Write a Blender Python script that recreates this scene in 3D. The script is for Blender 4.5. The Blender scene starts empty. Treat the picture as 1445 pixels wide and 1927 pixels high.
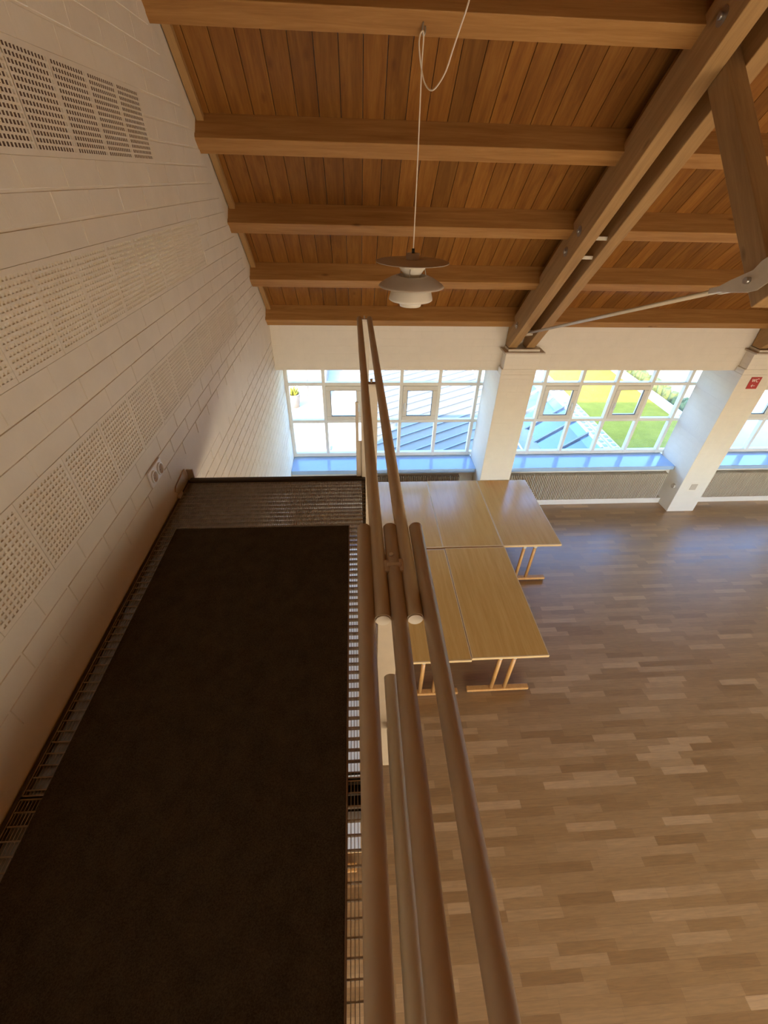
import bpy, bmesh, math, random
from mathutils import Vector, Matrix

random.seed(7)
SC = bpy.context.scene
COL = SC.collection
PI = math.pi

# ---------------------------------------------------------------- camera, sky, sun, big lights, exposure
CAM_Z = 4.6
FPX, PITCH, ROLL, YAW = 796.17, 0.668778, 0.0280488, -0.0765103


def cam_axes():
    cx, sx = math.cos(PITCH), math.sin(PITCH)
    cy, sy = math.cos(ROLL), math.sin(ROLL)
    cz, sz = math.cos(YAW), math.sin(YAW)
    A = Matrix(((cz, sz, 0), (-sz, cz, 0), (0, 0, 1)))
    B = Matrix(((1, 0, 0), (0, -sx, -cx), (0, cx, -sx)))
    C = Matrix(((cy, -sy, 0), (sy, cy, 0), (0, 0, 1)))
    return C @ B @ A


M3 = cam_axes()
cam = bpy.data.cameras.new("camera")
cam_o = bpy.data.objects.new("camera", cam)
COL.objects.link(cam_o)
r, u, b = M3[0], -M3[1], -M3[2]
cam_o.matrix_world = Matrix(((r[0], u[0], b[0], 0), (r[1], u[1], b[1], 0), (r[2], u[2], b[2], CAM_Z), (0, 0, 0, 1)))
cam.sensor_fit = 'VERTICAL'
cam.sensor_height = 24.0
cam.lens = 24.0 * FPX / 1927.0
cam.clip_start = 0.02
cam.clip_end = 400
SC.camera = cam_o

SUN_K, SUN_T = 0.75, 0.897          # sun direction: dx/dy and drop per unit y
SKY_STRENGTH = 2.35
SUN_ENERGY = 22.0
REAR_POWER = 265.0
EXPOSURE = 0.0

world = bpy.data.worlds.new("world")
SC.world = world
world.use_nodes = True
wn, wl = world.node_tree.nodes, world.node_tree.links
wn.clear()
wo = wn.new("ShaderNodeOutputWorld")
wb = wn.new("ShaderNodeBackground")
ws = wn.new("ShaderNodeTexSky")
ws.sky_type = 'NISHITA'
ws.sun_disc = False
ws.sun_elevation = math.radians(36)
ws.sun_rotation = math.radians(217)
ws.ozone_density = 2.0
wb.inputs[1].default_value = SKY_STRENGTH
wt_ = wn.new("ShaderNodeMix")
wt_.data_type = 'RGBA'
wt_.blend_type = 'MULTIPLY'
wt_.inputs[0].default_value = 1.0
wt_.inputs[7].default_value = (0.72, 0.86, 1.02, 1)
wl.new(ws.outputs[0], wt_.inputs[6])
wl.new(wt_.outputs[2], wb.inputs[0])
wl.new(wb.outputs[0], wo.inputs[0])

sun = bpy.data.lights.new("sun", 'SUN')
sun.energy = SUN_ENERGY
sun.angle = math.radians(0.6)
sun.color = (1.0, 0.84, 0.52)
sun_o = bpy.data.objects.new("sun", sun)
COL.objects.link(sun_o)
sun_o.rotation_euler = Vector((SUN_K, 1.0, -SUN_T)).to_track_quat('-Z', 'Y').to_euler()
sun_o.location = (-10, -10, 15)


def area(name, loc, direction, sx, sy, power, color, portal=False):
    l = bpy.data.lights.new(name, 'AREA')
    l.shape = 'RECTANGLE'
    l.size, l.size_y = sx, sy
    l.energy = power
    l.color = color
    if portal:
        l.cycles.is_portal = True
    o = bpy.data.objects.new(name, l)
    COL.objects.link(o)
    o.location = loc
    o.rotation_euler = Vector(direction).to_track_quat('-Z', 'Z').to_euler()
    return o


# warm area lamp added behind the camera as fill, standing in for rear-window daylight
area("rear_fill_lamp", (4.8, -3.62, 1.65), (0, 1, 0.0), 10.4, 1.6, REAR_POWER, (1.0, 0.75, 0.38))
for xc, w in ((0.45, 3.1), (4.0, 3.0), (7.5, 3.0)):
    area("window_portal", (xc, 6.62, 1.6), (0, -1, 0), w, 1.6, 1.0, (1, 1, 1), portal=True)

SC.view_settings.view_transform = 'Standard'
SC.view_settings.look = 'None'
SC.view_settings.exposure = EXPOSURE
SC.view_settings.gamma = 1.0
SC.view_settings.use_curve_mapping = False
SC.cycles.use_denoising = True
SC.cycles.max_bounces = 10
SC.cycles.diffuse_bounces = 6
SC.cycles.glossy_bounces = 4
SC.cycles.transparent_max_bounces = 12
SC.cycles.sample_clamp_indirect = 6.0
SC.cycles.caustics_reflective = False
SC.cycles.caustics_refractive = False


# ---------------------------------------------------------------- materials
class NT:
    """tiny node-tree helper"""

    def __init__(self, name):
        self.m = bpy.data.materials.new(name)
        self.m.use_nodes = True
        self.n = self.m.node_tree.nodes
        self.l = self.m.node_tree.links
        self.bsdf = self.n["Principled BSDF"]
        self.out = self.n["Material Output"]

    def node(self, t, **kw):
        x = self.n.new(t)
        for k, v in kw.items():
            setattr(x, k, v)
        return x

    def link(self, a, b):
        self.l.new(a, b)

    def val(self, sock, v):
        if hasattr(v, 'is_linked') or isinstance(v, bpy.types.NodeSocket):
            self.link(v, sock)
        else:
            sock.default_value = v

    def math(self, op, a, b=0.0, c=None):
        x = self.node("ShaderNodeMath", operation=op)
        self.val(x.inputs[0], a)
        self.val(x.inputs[1], b)
        if c is not None:
            self.val(x.inputs[2], c)
        return x.outputs[0]

    def coords(self, kind='Object'):
        tc = self.node("ShaderNodeTexCoord")
        return tc.outputs[kind]

    def mapping(self, vec, scale=(1, 1, 1), loc=(0, 0, 0), rot=(0, 0, 0)):
        mp = self.node("ShaderNodeMapping")
        self.link(vec, mp.inputs[0])
        mp.inputs['Location'].default_value = loc
        mp.inputs['Rotation'].default_value = rot
        mp.inputs['Scale'].default_value = scale
        return mp.outputs[0]

    def noise(self, vec, scale, detail=4, rough=0.5, dist=0.0):
        x = self.node("ShaderNodeTexNoise")
        self.link(vec, x.inputs['Vector'])
        x.inputs['Scale'].default_value = scale
        x.inputs['Detail'].default_value = detail
        x.inputs['Roughness'].default_value = rough
        x.inputs['Distortion'].default_value = dist
        return x.outputs['Fac']

    def ramp(self, fac, stops, interp='LINEAR'):
        x = self.node("ShaderNodeValToRGB")
        x.color_ramp.interpolation = interp
        e = x.color_ramp.elements
        while len(e) < len(stops):
            e.new(0.5)
        for i, (p, c) in enumerate(stops):
            e[i].position = p
            e[i].color = (c[0], c[1], c[2], 1)
        self.link(fac, x.inputs[0])
        return x.outputs[0]

    def mix(self, fac, a, b, mode='MIX'):
        x = self.node("ShaderNodeMix", data_type='RGBA', blend_type=mode)
        self.val(x.inputs[0], fac)
        self.val(x.inputs[6], a if not isinstance(a, tuple) else (*a, 1))
        self.val(x.inputs[7], b if not isinstance(b, tuple) else (*b, 1))
        return x.outputs[2]

    def bump(self, h, strength=0.2, dist=0.01):
        x = self.node("ShaderNodeBump")
        x.inputs['Strength'].default_value = strength
        x.inputs['Distance'].default_value = dist
        self.link(h, x.inputs['Height'])
        self.link(x.outputs[0], self.bsdf.inputs['Normal'])

    def set(self, **kw):
        names = {'color': 'Base Color', 'rough': 'Roughness', 'metal': 'Metallic', 'spec': 'Specular IOR Level', 'coat': 'Coat Weight', 'coat_rough': 'Coat Roughness'}
        for k, v in kw.items():
            s = self.bsdf.inputs[names[k]]
            if isinstance(v, tuple):
                v = (*v, 1)
            self.val(s, v)
        return self


def plain(name, color, rough=0.5, metal=0.0, var=0.06, scale=8.0, bump=0.0, spec=0.5):
    t = NT(name)
    co = t.coords()
    n = t.noise(co, scale, 5, 0.6)
    lo = tuple(max(0, c * (1 - var)) for c in color)
    hi = tuple(min(1, c * (1 + var)) for c in color)
    t.set(color=t.ramp(n, [(0.3, lo), (0.7, hi)]), rough=rough, metal=metal, spec=spec)
    if bump:
        t.bump(t.noise(co, scale * 12, 3, 0.6), bump, 0.004)
    return t.m


def paint_brick(name, color, course=0.0975, length=0.285, strength=0.35):
    """white painted brickwork: fine courses showing through the paint (front faces in the x-z plane)"""
    t = NT(name)
    co = t.coords()
    sep = t.node("ShaderNodeSeparateXYZ")
    t.link(co, sep.inputs[0])
    comb = t.node("ShaderNodeCombineXYZ")
    t.link(t.math('ADD', sep.outputs[0], sep.outputs[1]), comb.inputs[0])
    t.link(sep.outputs[2], comb.inputs[1])
    bk = t.node("ShaderNodeTexBrick", offset=0.5)
    t.link(comb.outputs[0], bk.inputs['Vector'])
    bk.inputs['Scale'].default_value = 1.0
    bk.inputs['Mortar Size'].default_value = 0.005
    bk.inputs['Mortar Smooth'].default_value = 0.6
    bk.inputs['Brick Width'].default_value = length
    bk.inputs['Row Height'].default_value = course
    n = t.noise(co, 6, 5, 0.6)
    lo = tuple(c * 0.95 for c in color)
    t.set(color=t.ramp(n, [(0.3, lo), (0.7, color)]), rough=0.55, spec=0.35)
    h = t.math('ADD', t.math('MULTIPLY', bk.outputs['Fac'], -1.0), t.math('MULTIPLY', t.noise(co, 60, 3), 0.35))
    t.bump(h, strength, 0.004)
    return t.m


def wood(name, stops, axis='X', scale=1.0, rough=0.5, spec=0.4, knots=True, rnd=True, coat=0.0, rot=0.0):
    """long-grain timber along one object axis"""
    t = NT(name)
    co = t.coords()
    if rnd:
        oi = t.node("ShaderNodeObjectInfo")
        off = t.math('MULTIPLY', oi.outputs['Random'], 37.0)
        va = t.node("ShaderNodeVectorMath", operation='ADD')
        t.link(co, va.inputs[0])
        cb = t.node("ShaderNodeCombineXYZ")
        for i in range(3):
            t.link(off, cb.inputs[i])
        t.link(cb.outputs[0], va.inputs[1])
        co = va.outputs[0]
    s = {'X': (0.06, 1, 1), 'Y': (1, 0.06, 1), 'Z': (1, 1, 0.06)}[axis]
    if rot:
        co = t.mapping(co, rot=(rot, 0, 0))
    v = t.mapping(co, tuple(k * scale for k in s))
    g1 = t.noise(v, 22, 6, 0.65, 0.6)
    g2 = t.noise(v, 90, 4, 0.6, 0.2)
    f = t.math('ADD', t.math('MULTIPLY', g1, 0.75), t.math('MULTIPLY', g2, 0.25))
    c = t.ramp(f, stops)
    if knots:
        kv = t.mapping(co, tuple((0.35 if k < 0.5 else 1.0) for k in s))
        vo = t.node("ShaderNodeTexVoronoi", feature='F1')
        t.link(kv, vo.inputs['Vector'])
        vo.inputs['Scale'].default_value = 4.5
        kn = t.ramp(vo.outputs['Distance'], [(0.02, (1, 1, 1)), (0.09, (0, 0, 0))])
        dark = tuple(k * 0.35 for k in stops[0][1])
        c = t.mix(t.math('MULTIPLY', kn, 0.75), c, dark)
    t.set(color=c, rough=rough, spec=spec)
    if coat:
        t.set(coat=coat, coat_rough=0.12)
    t.bump(g2, 0.08, 0.002)
    return t.m


def parquet(name):
    """three-strip parquet: strips along x, each block its own tone"""
    t = NT(name)
    co = t.coords()
    sep = t.node("ShaderNodeSeparateXYZ")
    t.link(co, sep.inputs[0])
    W, L = 0.0685, 0.46
    row = t.math('FLOOR', t.math('DIVIDE', sep.outputs[1], W))
    wn1 = t.node("ShaderNodeTexWhiteNoise", noise_dimensions='1D')
    t.link(row, wn1.inputs['W'])
    xs = t.math('ADD', t.math('DIVIDE', sep.outputs[0], L), t.math('MULTIPLY', wn1.outputs['Value'], 7.0))
    cidx = t.math('FLOOR', xs)
    cv = t.node("ShaderNodeCombineXYZ")
    t.link(row, cv.inputs[0])
    t.link(cidx, cv.inputs[1])
    wn2 = t.node("ShaderNodeTexWhiteNoise", noise_dimensions='2D')
    t.link(cv.outputs[0], wn2.inputs['Vector'])
    rnd = wn2.outputs['Value']
    base = t.ramp(rnd, [(0.0, (0.27, 0.140, 0.044)), (0.25, (0.325, 0.175, 0.057)), (0.7, (0.355, 0.195, 0.066)), (0.9, (0.405, 0.230, 0.083)), (1.0, (0.47, 0.275, 0.108))])
    gv = t.mapping(co, (1.2, 16, 1))
    g = t.noise(gv, 5, 6, 0.65, 0.4)
    c = t.mix(0.35, base, t.ramp(g, [(0.3, (0.25, 0.25, 0.25)), (0.7, (0.75, 0.75, 0.75))]), 'OVERLAY')
    fy = t.math('FRACT', t.math('DIVIDE', sep.outputs[1], W))
    ey = t.math('MINIMUM', fy, t.math('SUBTRACT', 1.0, fy))
    fx = t.math('FRACT', xs)
    ex = t.math('MULTIPLY', t.math('MINIMUM', fx, t.math('SUBTRACT', 1.0, fx)), L / W)
    e = t.math('MINIMUM', ex, ey)
    gap = t.math('LESS_THAN', e, 0.012)
    c = t.mix(t.math('MULTIPLY', gap, 0.45), c, (0.12, 0.055, 0.02))
    t.set(color=c, rough=t.math('ADD', 0.38, t.math('MULTIPLY', rnd, 0.12)), spec=0.9, coat=0.9, coat_rough=0.28)
    return t.m


def boards(name):
    """pine sheathing boards, one tone per board (boards are real geometry; tone by x)"""
    t = NT(name)
    co = t.coords()
    sep = t.node("ShaderNodeSeparateXYZ")
    t.link(co, sep.inputs[0])
    idx = t.math('FLOOR', t.math('DIVIDE', t.math('SUBTRACT', sep.outputs[0], 0.0855), 0.155))
    wn1 = t.node("ShaderNodeTexWhiteNoise", noise_dimensions='1D')
    t.link(idx, wn1.inputs['W'])
    cmb = t.node("ShaderNodeCombineXYZ")
    t.link(sep.outputs[0], cmb.inputs[0])
    t.link(t.math('ADD', sep.outputs[1], t.math('MULTIPLY', wn1.outputs['Value'], 50.0)), cmb.inputs[1])
    t.link(sep.outputs[2], cmb.inputs[2])
    v = t.mapping(cmb.outputs[0], (1, 0.09, 0.09))
    g1 = t.noise(v, 18, 6, 0.65, 0.8)
    g2 = t.noise(v, 80, 4, 0.6)
    f = t.math('ADD', t.math('MULTIPLY', g1, 0.75), t.math('MULTIPLY', g2, 0.25))
    c = t.ramp(f, [(0.3, (0.150, 0.052, 0.009)), (0.5, (0.235, 0.094, 0.017)), (0.72, (0.33, 0.150, 0.032))])
    vo = t.node("ShaderNodeTexVoronoi", feature='F1')
    t.link(t.mapping(cmb.outputs[0], (1, 0.5, 0.5)), vo.inputs['Vector'])
    vo.inputs['Scale'].default_value = 5.0
    kn = t.ramp(vo.outputs['Distance'], [(0.03, (1, 1, 1)), (0.12, (0, 0, 0))])
    c = t.mix(t.math('MULTIPLY', kn, 0.6), c, (0.12, 0.035, 0.008))
    tone = t.ramp(wn1.outputs['Value'], [(0.0, (0.36, 0.36, 0.36)), (1.0, (0.64, 0.64, 0.64))])
    c = t.mix(0.8, c, tone, 'OVERLAY')
    t.set(color=c, rough=0.5, spec=0.4)
    return t.m


def glass_pane(name, tint=(0.96, 0.98, 0.98), refl=1.0, rough=0.0):
    t = NT(name)
    tr = t.node("ShaderNodeBsdfTransparent")
    tr.inputs[0].default_value = (*tint, 1)
    gl = t.node("ShaderNodeBsdfGlossy")
    gl.inputs['Roughness'].default_value = rough
    fr = t.node("ShaderNodeLayerWeight")
    f5 = t.math('POWER', fr.outputs['Facing'], 5.0)
    ms = t.node("ShaderNodeMixShader")
    t.link(t.math('MINIMUM', t.math('MULTIPLY', t.math('ADD', t.math('MULTIPLY', f5, 0.96), 0.035), refl), 1.0), ms.inputs[0])
    t.link(tr.outputs[0], ms.inputs[1])
    t.link(gl.outputs[0], ms.inputs[2])
    t.link(ms.outputs[0], t.out.inputs[0])
    return t.m


def carpet_mat(name, color):
    t = NT(name)
    co = t.coords()
    n = t.noise(co, 260, 3, 0.7)
    n2 = t.noise(co, 14, 4, 0.6)
    f = t.math('ADD', t.math('MULTIPLY', n, 0.7), t.math('MULTIPLY', n2, 0.3))
    t.set(color=t.ramp(f, [(0.35, tuple(c * 0.55 for c in color)), (0.65, tuple(c * 1.5 for c in color))]), rough=0.95, spec=0.1)
    t.bump(n, 0.6, 0.004)
    return t.m


def grass_mat(name):
    t = NT(name)
    co = t.coords()
    n = t.noise(co, 3.0, 6, 0.7)
    n2 = t.noise(co, 40.0, 4, 0.7)
    f = t.math('ADD', t.math('MULTIPLY', n, 0.5), t.math('MULTIPLY', n2, 0.5))
    t.set(color=t.ramp(f, [(0.3, (0.19, 0.18, 0.025)), (0.5, (0.32, 0.28, 0.035)), (0.7, (0.45, 0.36, 0.055))]), rough=0.9, spec=0.1)
    t.bump(n2, 0.8, 0.03)
    return t.m


MAT = {}
MAT['wall'] = plain("white_wall_paint", (0.78, 0.715, 0.61), 0.6, var=0.04, scale=5, bump=0.25, spec=0.3)
MAT['brickpaint'] = paint_brick("white_painted_brick", (0.78, 0.72, 0.625))
MAT['slot'] = plain("dark_slot", (0.16, 0.10, 0.075), 0.9, var=0.2)
MAT['floor'] = parquet("oak_parquet")
MAT['boards'] = boards("pine_boards")
MAT['beam'] = wood("purlin_timber", [(0.3, (0.27, 0.12, 0.030)), (0.5, (0.37, 0.182, 0.052)), (0.7, (0.46, 0.245, 0.08))], 'X', 1.0, 0.6)
MAT['rafter'] = wood("rafter_timber", [(0.3, (0.30, 0.168, 0.062)), (0.5, (0.39, 0.228, 0.090)), (0.7, (0.47, 0.285, 0.12))], 'Y', 1.0, 0.6, rot=PI / 4)
MAT['strut'] = wood("strut_timber", [(0.3, (0.25, 0.138, 0.05)), (0.5, (0.33, 0.19, 0.074)), (0.7, (0.40, 0.24, 0.10))], 'Y', 1.0, 0.6, rot=-PI / 4)
MAT['steelpaint'] = plain("cream_painted_steel", (0.58, 0.50, 0.385), 0.35, 0.0, var=0.05, scale=20, spec=0.5)
MAT['tube'] = plain("handrail_lacquer", (0.56, 0.46, 0.35), 0.4, 0.0, var=0.06, scale=14, spec=0.45)
MAT['lampwhite'] = plain("lamp_white", (0.72, 0.66, 0.56), 0.35, var=0.02)
MAT['lampgrey'] = plain("lamp_grey_top", (0.50, 0.42, 0.34), 0.4, var=0.03)
MAT['cord'] = plain("white_cord", (0.80, 0.70, 0.58), 0.6, var=0.03)
MAT['dark'] = plain("black_plastic", (0.03, 0.026, 0.022), 0.5)
MAT['zinc'] = plain("galvanised_steel", (0.34, 0.285, 0.215), 0.40, 0.4, var=0.2, scale=30)
MAT['darksteel'] = plain("dark_brown_steel", (0.055, 0.042, 0.033), 0.5, 0.2, var=0.2)
MAT['bolt'] = plain("zinc_bolt", (0.45, 0.42, 0.38), 0.35, 0.8, var=0.15)
MAT['carpet'] = carpet_mat("dark_brown_carpet", (0.060, 0.046, 0.034))
MAT['binding'] = plain("tan_carpet_binding", (0.20, 0.13, 0.085), 0.8)
MAT['frame'] = plain("window_frame_white", (0.74, 0.70, 0.62), 0.35, var=0.03)
MAT['sash'] = plain("sash_cream", (0.66, 0.60, 0.50), 0.4, var=0.03)
MAT['sill'] = plain("sill_sky_reflection_blue", (0.37, 0.52, 0.74), 0.16, var=0.02, spec=0.6)  # blue sky reflection of the white sill put into its base colour
MAT['glass'] = glass_pane("window_glass")
MAT['radiator'] = plain("radiator_cream", (0.56, 0.47, 0.35), 0.45, var=0.03)
MAT['plinth'] = plain("plinth_white", (0.76, 0.70, 0.60), 0.45, var=0.03)
MAT['tabletop'] = wood("oak_veneer_top", [(0.3, (0.54, 0.265, 0.060)), (0.5, (0.61, 0.315, 0.080)), (0.7, (0.67, 0.365, 0.105))], 'Y', 1.0, 0.2, 0.5, knots=False)
MAT['edgewood'] = wood("beech_edge", [(0.3, (0.60, 0.36, 0.14)), (0.7, (0.74, 0.48, 0.22))], 'X', 1.0, 0.35, knots=False)
MAT['legwood'] = wood("beech_leg", [(0.3, (0.56, 0.25, 0.06)), (0.7, (0.70, 0.36, 0.11))], 'Z', 1.0, 0.35, knots=False)
MAT['bracketwhite'] = plain("white_plastic_bracket", (0.75, 0.70, 0.62), 0.4)
MAT['whitetop'] = plain("white_laminate", (0.86, 0.86, 0.84), 0.3, var=0.02)
MAT['red'] = plain("red_sign", (0.42, 0.022, 0.018), 0.4, var=0.03)
MAT['signwhite'] = plain("sign_lettering", (0.85, 0.75, 0.70), 0.5, var=0.01)
MAT['socket'] = plain("socket_white", (0.82, 0.80, 0.78), 0.3, var=0.01)
MAT['socketshade'] = plain("socket_well", (0.40, 0.28, 0.19), 0.5, var=0.05)
MAT['vent'] = plain("vent_beige", (0.50, 0.42, 0.33), 0.5, var=0.05)
MAT['grass'] = grass_mat("lawn_grass")
MAT['paving'] = plain("pale_paving", (0.52, 0.47, 0.38), 0.8, var=0.06, scale=1.5)
MAT['metalroof'] = plain("grey_metal_roof", (0.165, 0.15, 0.115), 0.55, 0.1, var=0.05, scale=2)
MAT['seam'] = plain("roof_seam", (0.20, 0.22, 0.26), 0.5, 0.2)
MAT['whitebeam'] = plain("white_gutter", (0.66, 0.66, 0.66), 0.5)
MAT['slate'] = plain("grey_block", (0.30, 0.33, 0.38), 0.6)
MAT['roofglass'] = glass_pane("conservatory_glass", (0.75, 0.85, 0.95), 5.0, 0.02)
MAT['bluefloor'] = plain("blue_room_floor", (0.30, 0.38, 0.46), 0.6, var=0.3, scale=1.2)
MAT['hedge'] = plain("hedge_leaves", (0.10, 0.12, 0.04), 0.9, var=0.5, scale=9, bump=0.8)
MAT['brown'] = plain("brown_render", (0.28, 0.22, 0.18), 0.8, var=0.1)
MAT['ground'] = plain("outer_ground", (0.30, 0.30, 0.26), 0.9, var=0.1, scale=0.5)


# ---------------------------------------------------------------- mesh helpers
class MB:
    def __init__(self):
        self.bm = bmesh.new()

    def box(self, x0, x1, y0, y1, z0, z1, mi=0):
        v = [self.bm.verts.new(p) for p in ((x0, y0, z0), (x1, y0, z0), (x1, y1, z0), (x0, y1, z0), (x0, y0, z1), (x1, y0, z1), (x1, y1, z1), (x0, y1, z1))]
        for f in ((3, 2, 1, 0), (4, 5, 6, 7), (0, 1, 5, 4), (1, 2, 6, 5), (2, 3, 7, 6), (3, 0, 4, 7)):
            fc = self.bm.faces.new([v[i] for i in f])
            fc.material_index = mi
        return self

    def cbox(self, p0, p1, w, h, up=(0, 0, 1), mi=0):
        """bar of section w x h from p0 to p1"""
        p0, p1 = Vector(p0), Vector(p1)
        d = (p1 - p0).normalized()
        s = d.cross(Vector(up)).normalized()
        t = s.cross(d).normalized()
        vs = []
        for p in (p0, p1):
            for a, c in ((-1, -1), (1, -1), (1, 1), (-1, 1)):
                vs.append(self.bm.verts.new(p + s * (a * w / 2) + t * (c * h / 2)))
        for f in ((3, 2, 1, 0), (4, 5, 6, 7), (0, 1, 5, 4), (1, 2, 6, 5), (2, 3, 7, 6), (3, 0, 4, 7)):
            fc = self.bm.faces.new([vs[i] for i in f])
            fc.material_index = mi
        return self

    def tube(self, pts, rad, n=12, caps=True, mi=0):
        pts = [Vector(p) for p in pts]
        rings = []
        prev = None
        for i, p in enumerate(pts):
            a = pts[max(0, i - 1)]
            c = pts[min(len(pts) - 1, i + 1)]
            d = (c - a).normalized()
            if prev is None:
                ref = Vector((0, 0, 1)) if abs(d.z) < 0.9 else Vector((1, 0, 0))
                s = d.cross(ref).normalized()
            else:
                s = (prev - d * prev.dot(d)).normalized()
            prev = s
            t = d.cross(s)
            rr = rad[i] if isinstance(rad, (list, tuple)) else rad
            rings.append([self.bm.verts.new(p + (s * math.cos(2 * PI * k / n) + t * math.sin(2 * PI * k / n)) * rr) for k in range(n)])
        for a, c in zip(rings, rings[1:]):
            for k in range(n):
                f = self.bm.faces.new((a[k], a[(k + 1) % n], c[(k + 1) % n], c[k]))
                f.smooth = True
                f.material_index = mi
        if caps:
            for rg in (rings[0][::-1], rings[-1]):
                f = self.bm.faces.new(rg)
                f.material_index = mi
        return self

    def lathe(self, prof, n=48, c=(0, 0, 0), smooth=True, mi=0):
        """profile of (r, z), revolved about z through c"""
        rings = []
        for rr, z in prof:
            rings.append([self.bm.verts.new((c[0] + rr * math.cos(2 * PI * k / n), c[1] + rr * math.sin(2 * PI * k / n), c[2] + z)) for k in range(n)])
        for a, d in zip(rings, rings[1:]):
            for k in range(n):
                f = self.bm.faces.new((a[k], a[(k + 1) % n], d[(k + 1) % n], d[k]))
                f.smooth = smooth
                f.material_index = mi
        return self

    def disc_cap(self, prof_r, z, n=48, c=(0, 0, 0), mi=0):
        f = self.bm.faces.new([self.bm.verts.new((c[0] + prof_r * math.cos(2 * PI * k / n), c[1] + prof_r * math.sin(2 * PI * k / n), c[2] + z)) for k in range(n)])
        f.material_index = mi
        return self

    def prism(self, poly, vec, mi=0):
        """closed polygon extruded by vec"""
        a = [self.bm.verts.new(p) for p in poly]
        c = [self.bm.verts.new(Vector(p) + Vector(vec)) for p in poly]
        n = len(poly)
        fs = [self.bm.faces.new(a[::-1]), self.bm.faces.new(c)]
        for i in range(n):
            fs.append(self.bm.faces.new((a[i], a[(i + 1) % n], c[(i + 1) % n], c[i])))
        for f in fs:
            f.material_index = mi
        return self

    def build(self, name, mats, parent=None, bevel=0.0, loc=None, solid=0.0, recalc=True):
        if recalc:
            bmesh.ops.recalc_face_normals(self.bm, faces=self.bm.faces[:])
        me = bpy.data.meshes.new(name)
        if loc is not None:
            for v in self.bm.verts:
                v.co -= Vector(loc)
        self.bm.to_mesh(me)
        self.bm.free()
        for m in (mats if isinstance(mats, (list, tuple)) else [mats]):
            me.materials.append(m)
        o = bpy.data.objects.new(name, me)
        COL.objects.link(o)
        if loc is not None:
            o.location = loc
        if parent is not None:
            o.parent = parent
        if solid:
            md = o.modifiers.new("thick", 'SOLIDIFY')
            md.thickness = solid
        if bevel:
            md = o.modifiers.new("bevel", 'BEVEL')
            md.width = bevel
            md.segments = 2
            md.limit_method = 'ANGLE'
        return o


def tag(o, label, cat, group=None, kind=None):
    o['label'] = label
    o['category'] = cat
    if group:
        o['group'] = group
    if kind:
        o['kind'] = kind
    return o


def thing(name, label, cat, loc=(0, 0, 0), group=None, rotz=0.0, kind=None):
    o = bpy.data.objects.new(name, None)
    o.empty_display_size = 0.05
    COL.objects.link(o)
    o.location = loc
    o.rotation_euler = (0, 0, rotz)
    return tag(o, label, cat, group, kind)


def struct(o):
    o['kind'] = 'structure'
    return o


def dup(root, loc, label=None, group=None):
    r_ = root.copy()
    COL.objects.link(r_)
    r_.location = loc
    if label:
        r_['label'] = label
    if group:
        r_['group'] = group
    for ch in list(root.children):
        c = ch.copy()
        COL.objects.link(c)
        c.parent = r_
        for g in list(ch.children):
            d = g.copy()
            COL.objects.link(d)
            d.parent = c
    return r_


# ---------------------------------------------------------------- dimensions of the hall
XL = -1.096                      # face of the left gable wall
XR = 10.6                        # right end of the hall
YP = 5.82                        # inner face of the brick band above the windows
YB = -3.72                       # rear long wall
RIDGE_Y = 1.05
C_CEIL, C_PUR, C_RT, C_RB = 9.10, 8.82, 8.92, 8.52     # y+z of ceiling, purlin soffit, rafter top, rafter soffit
COURSE = 0.0975
Z0 = 3.467                       # a bed joint of the left wall

# ---------------------------------------------------------------- floor and walls
struct(MB().box(XL - 0.3, XR, YB, 6.0, -0.12, 0.0).build("floor", MAT['floor']))

# left gable wall: painted bricks with raised faces, smooth concrete band, perforated bricks
wall = MB()
D = 0.0035


def ceil_z(y):
    return (C_CEIL - y) if y > RIDGE_Y else (C_CEIL - 2 * RIDGE_Y + y)


gable = [(XL - D, 6.62, 0), (XL - D, 6.62, 2.55), (XL - D, YP, C_CEIL - YP + 0.02), (XL - D, RIDGE_Y, C_CEIL - RIDGE_Y + 0.02), (XL - D, YB, C_CEIL - 2 * RIDGE_Y + YB), (XL - D, YB, 0)]
DB = 0.036                       # depth of the recess behind the perforated bricks
wall.prism([(XL - DB, p[1], p[2]) for p in gable], (-0.24, 0, 0))
P_END = (4.27, 3.69, 3.135)      # far ends of the three rows of perforated bricks
P_BEG = -1.45


def top_of(y):
    return min(ceil_z(y) + 0.02, 2.55 if y > 6.62 else 99)


bmesh.ops.recalc_face_normals(wall.bm, faces=wall.bm.faces[:])


def mortar(*yz):
    wall.bm.faces.new([wall.bm.verts.new((XL - D, y_, z_)) for y_, z_ in yz])


mortar((YB, 0), (6.62, 0), (6.62, 2.48), (C_CEIL - Z0 + 0.02, 2.5), (C_CEIL - Z0 + 0.02, Z0), (YB, Z0))
for r_ in range(3):
    za_ = Z0 + r_ * 6 * COURSE
    zb_ = za_ + 3 * COURSE
    zc_ = za_ + 6 * COURSE
    mortar((YB, za_), (P_BEG, za_), (P_BEG, zb_), (YB, zb_))
    mortar((P_END[r_], za_), (C_CEIL - za_, za_), (C_CEIL - zb_, zb_), (P_END[r_], zb_))
    if r_ < 2:
        mortar((YB, zb_), (C_CEIL - zb_, zb_), (C_CEIL - zc_, zc_), (YB, zc_))
    else:
        mortar((zb_ - C_CEIL + 2 * RIDGE_Y, zb_), (C_CEIL - zb_, zb_), (RIDGE_Y, C_CEIL - RIDGE_Y))


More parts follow.
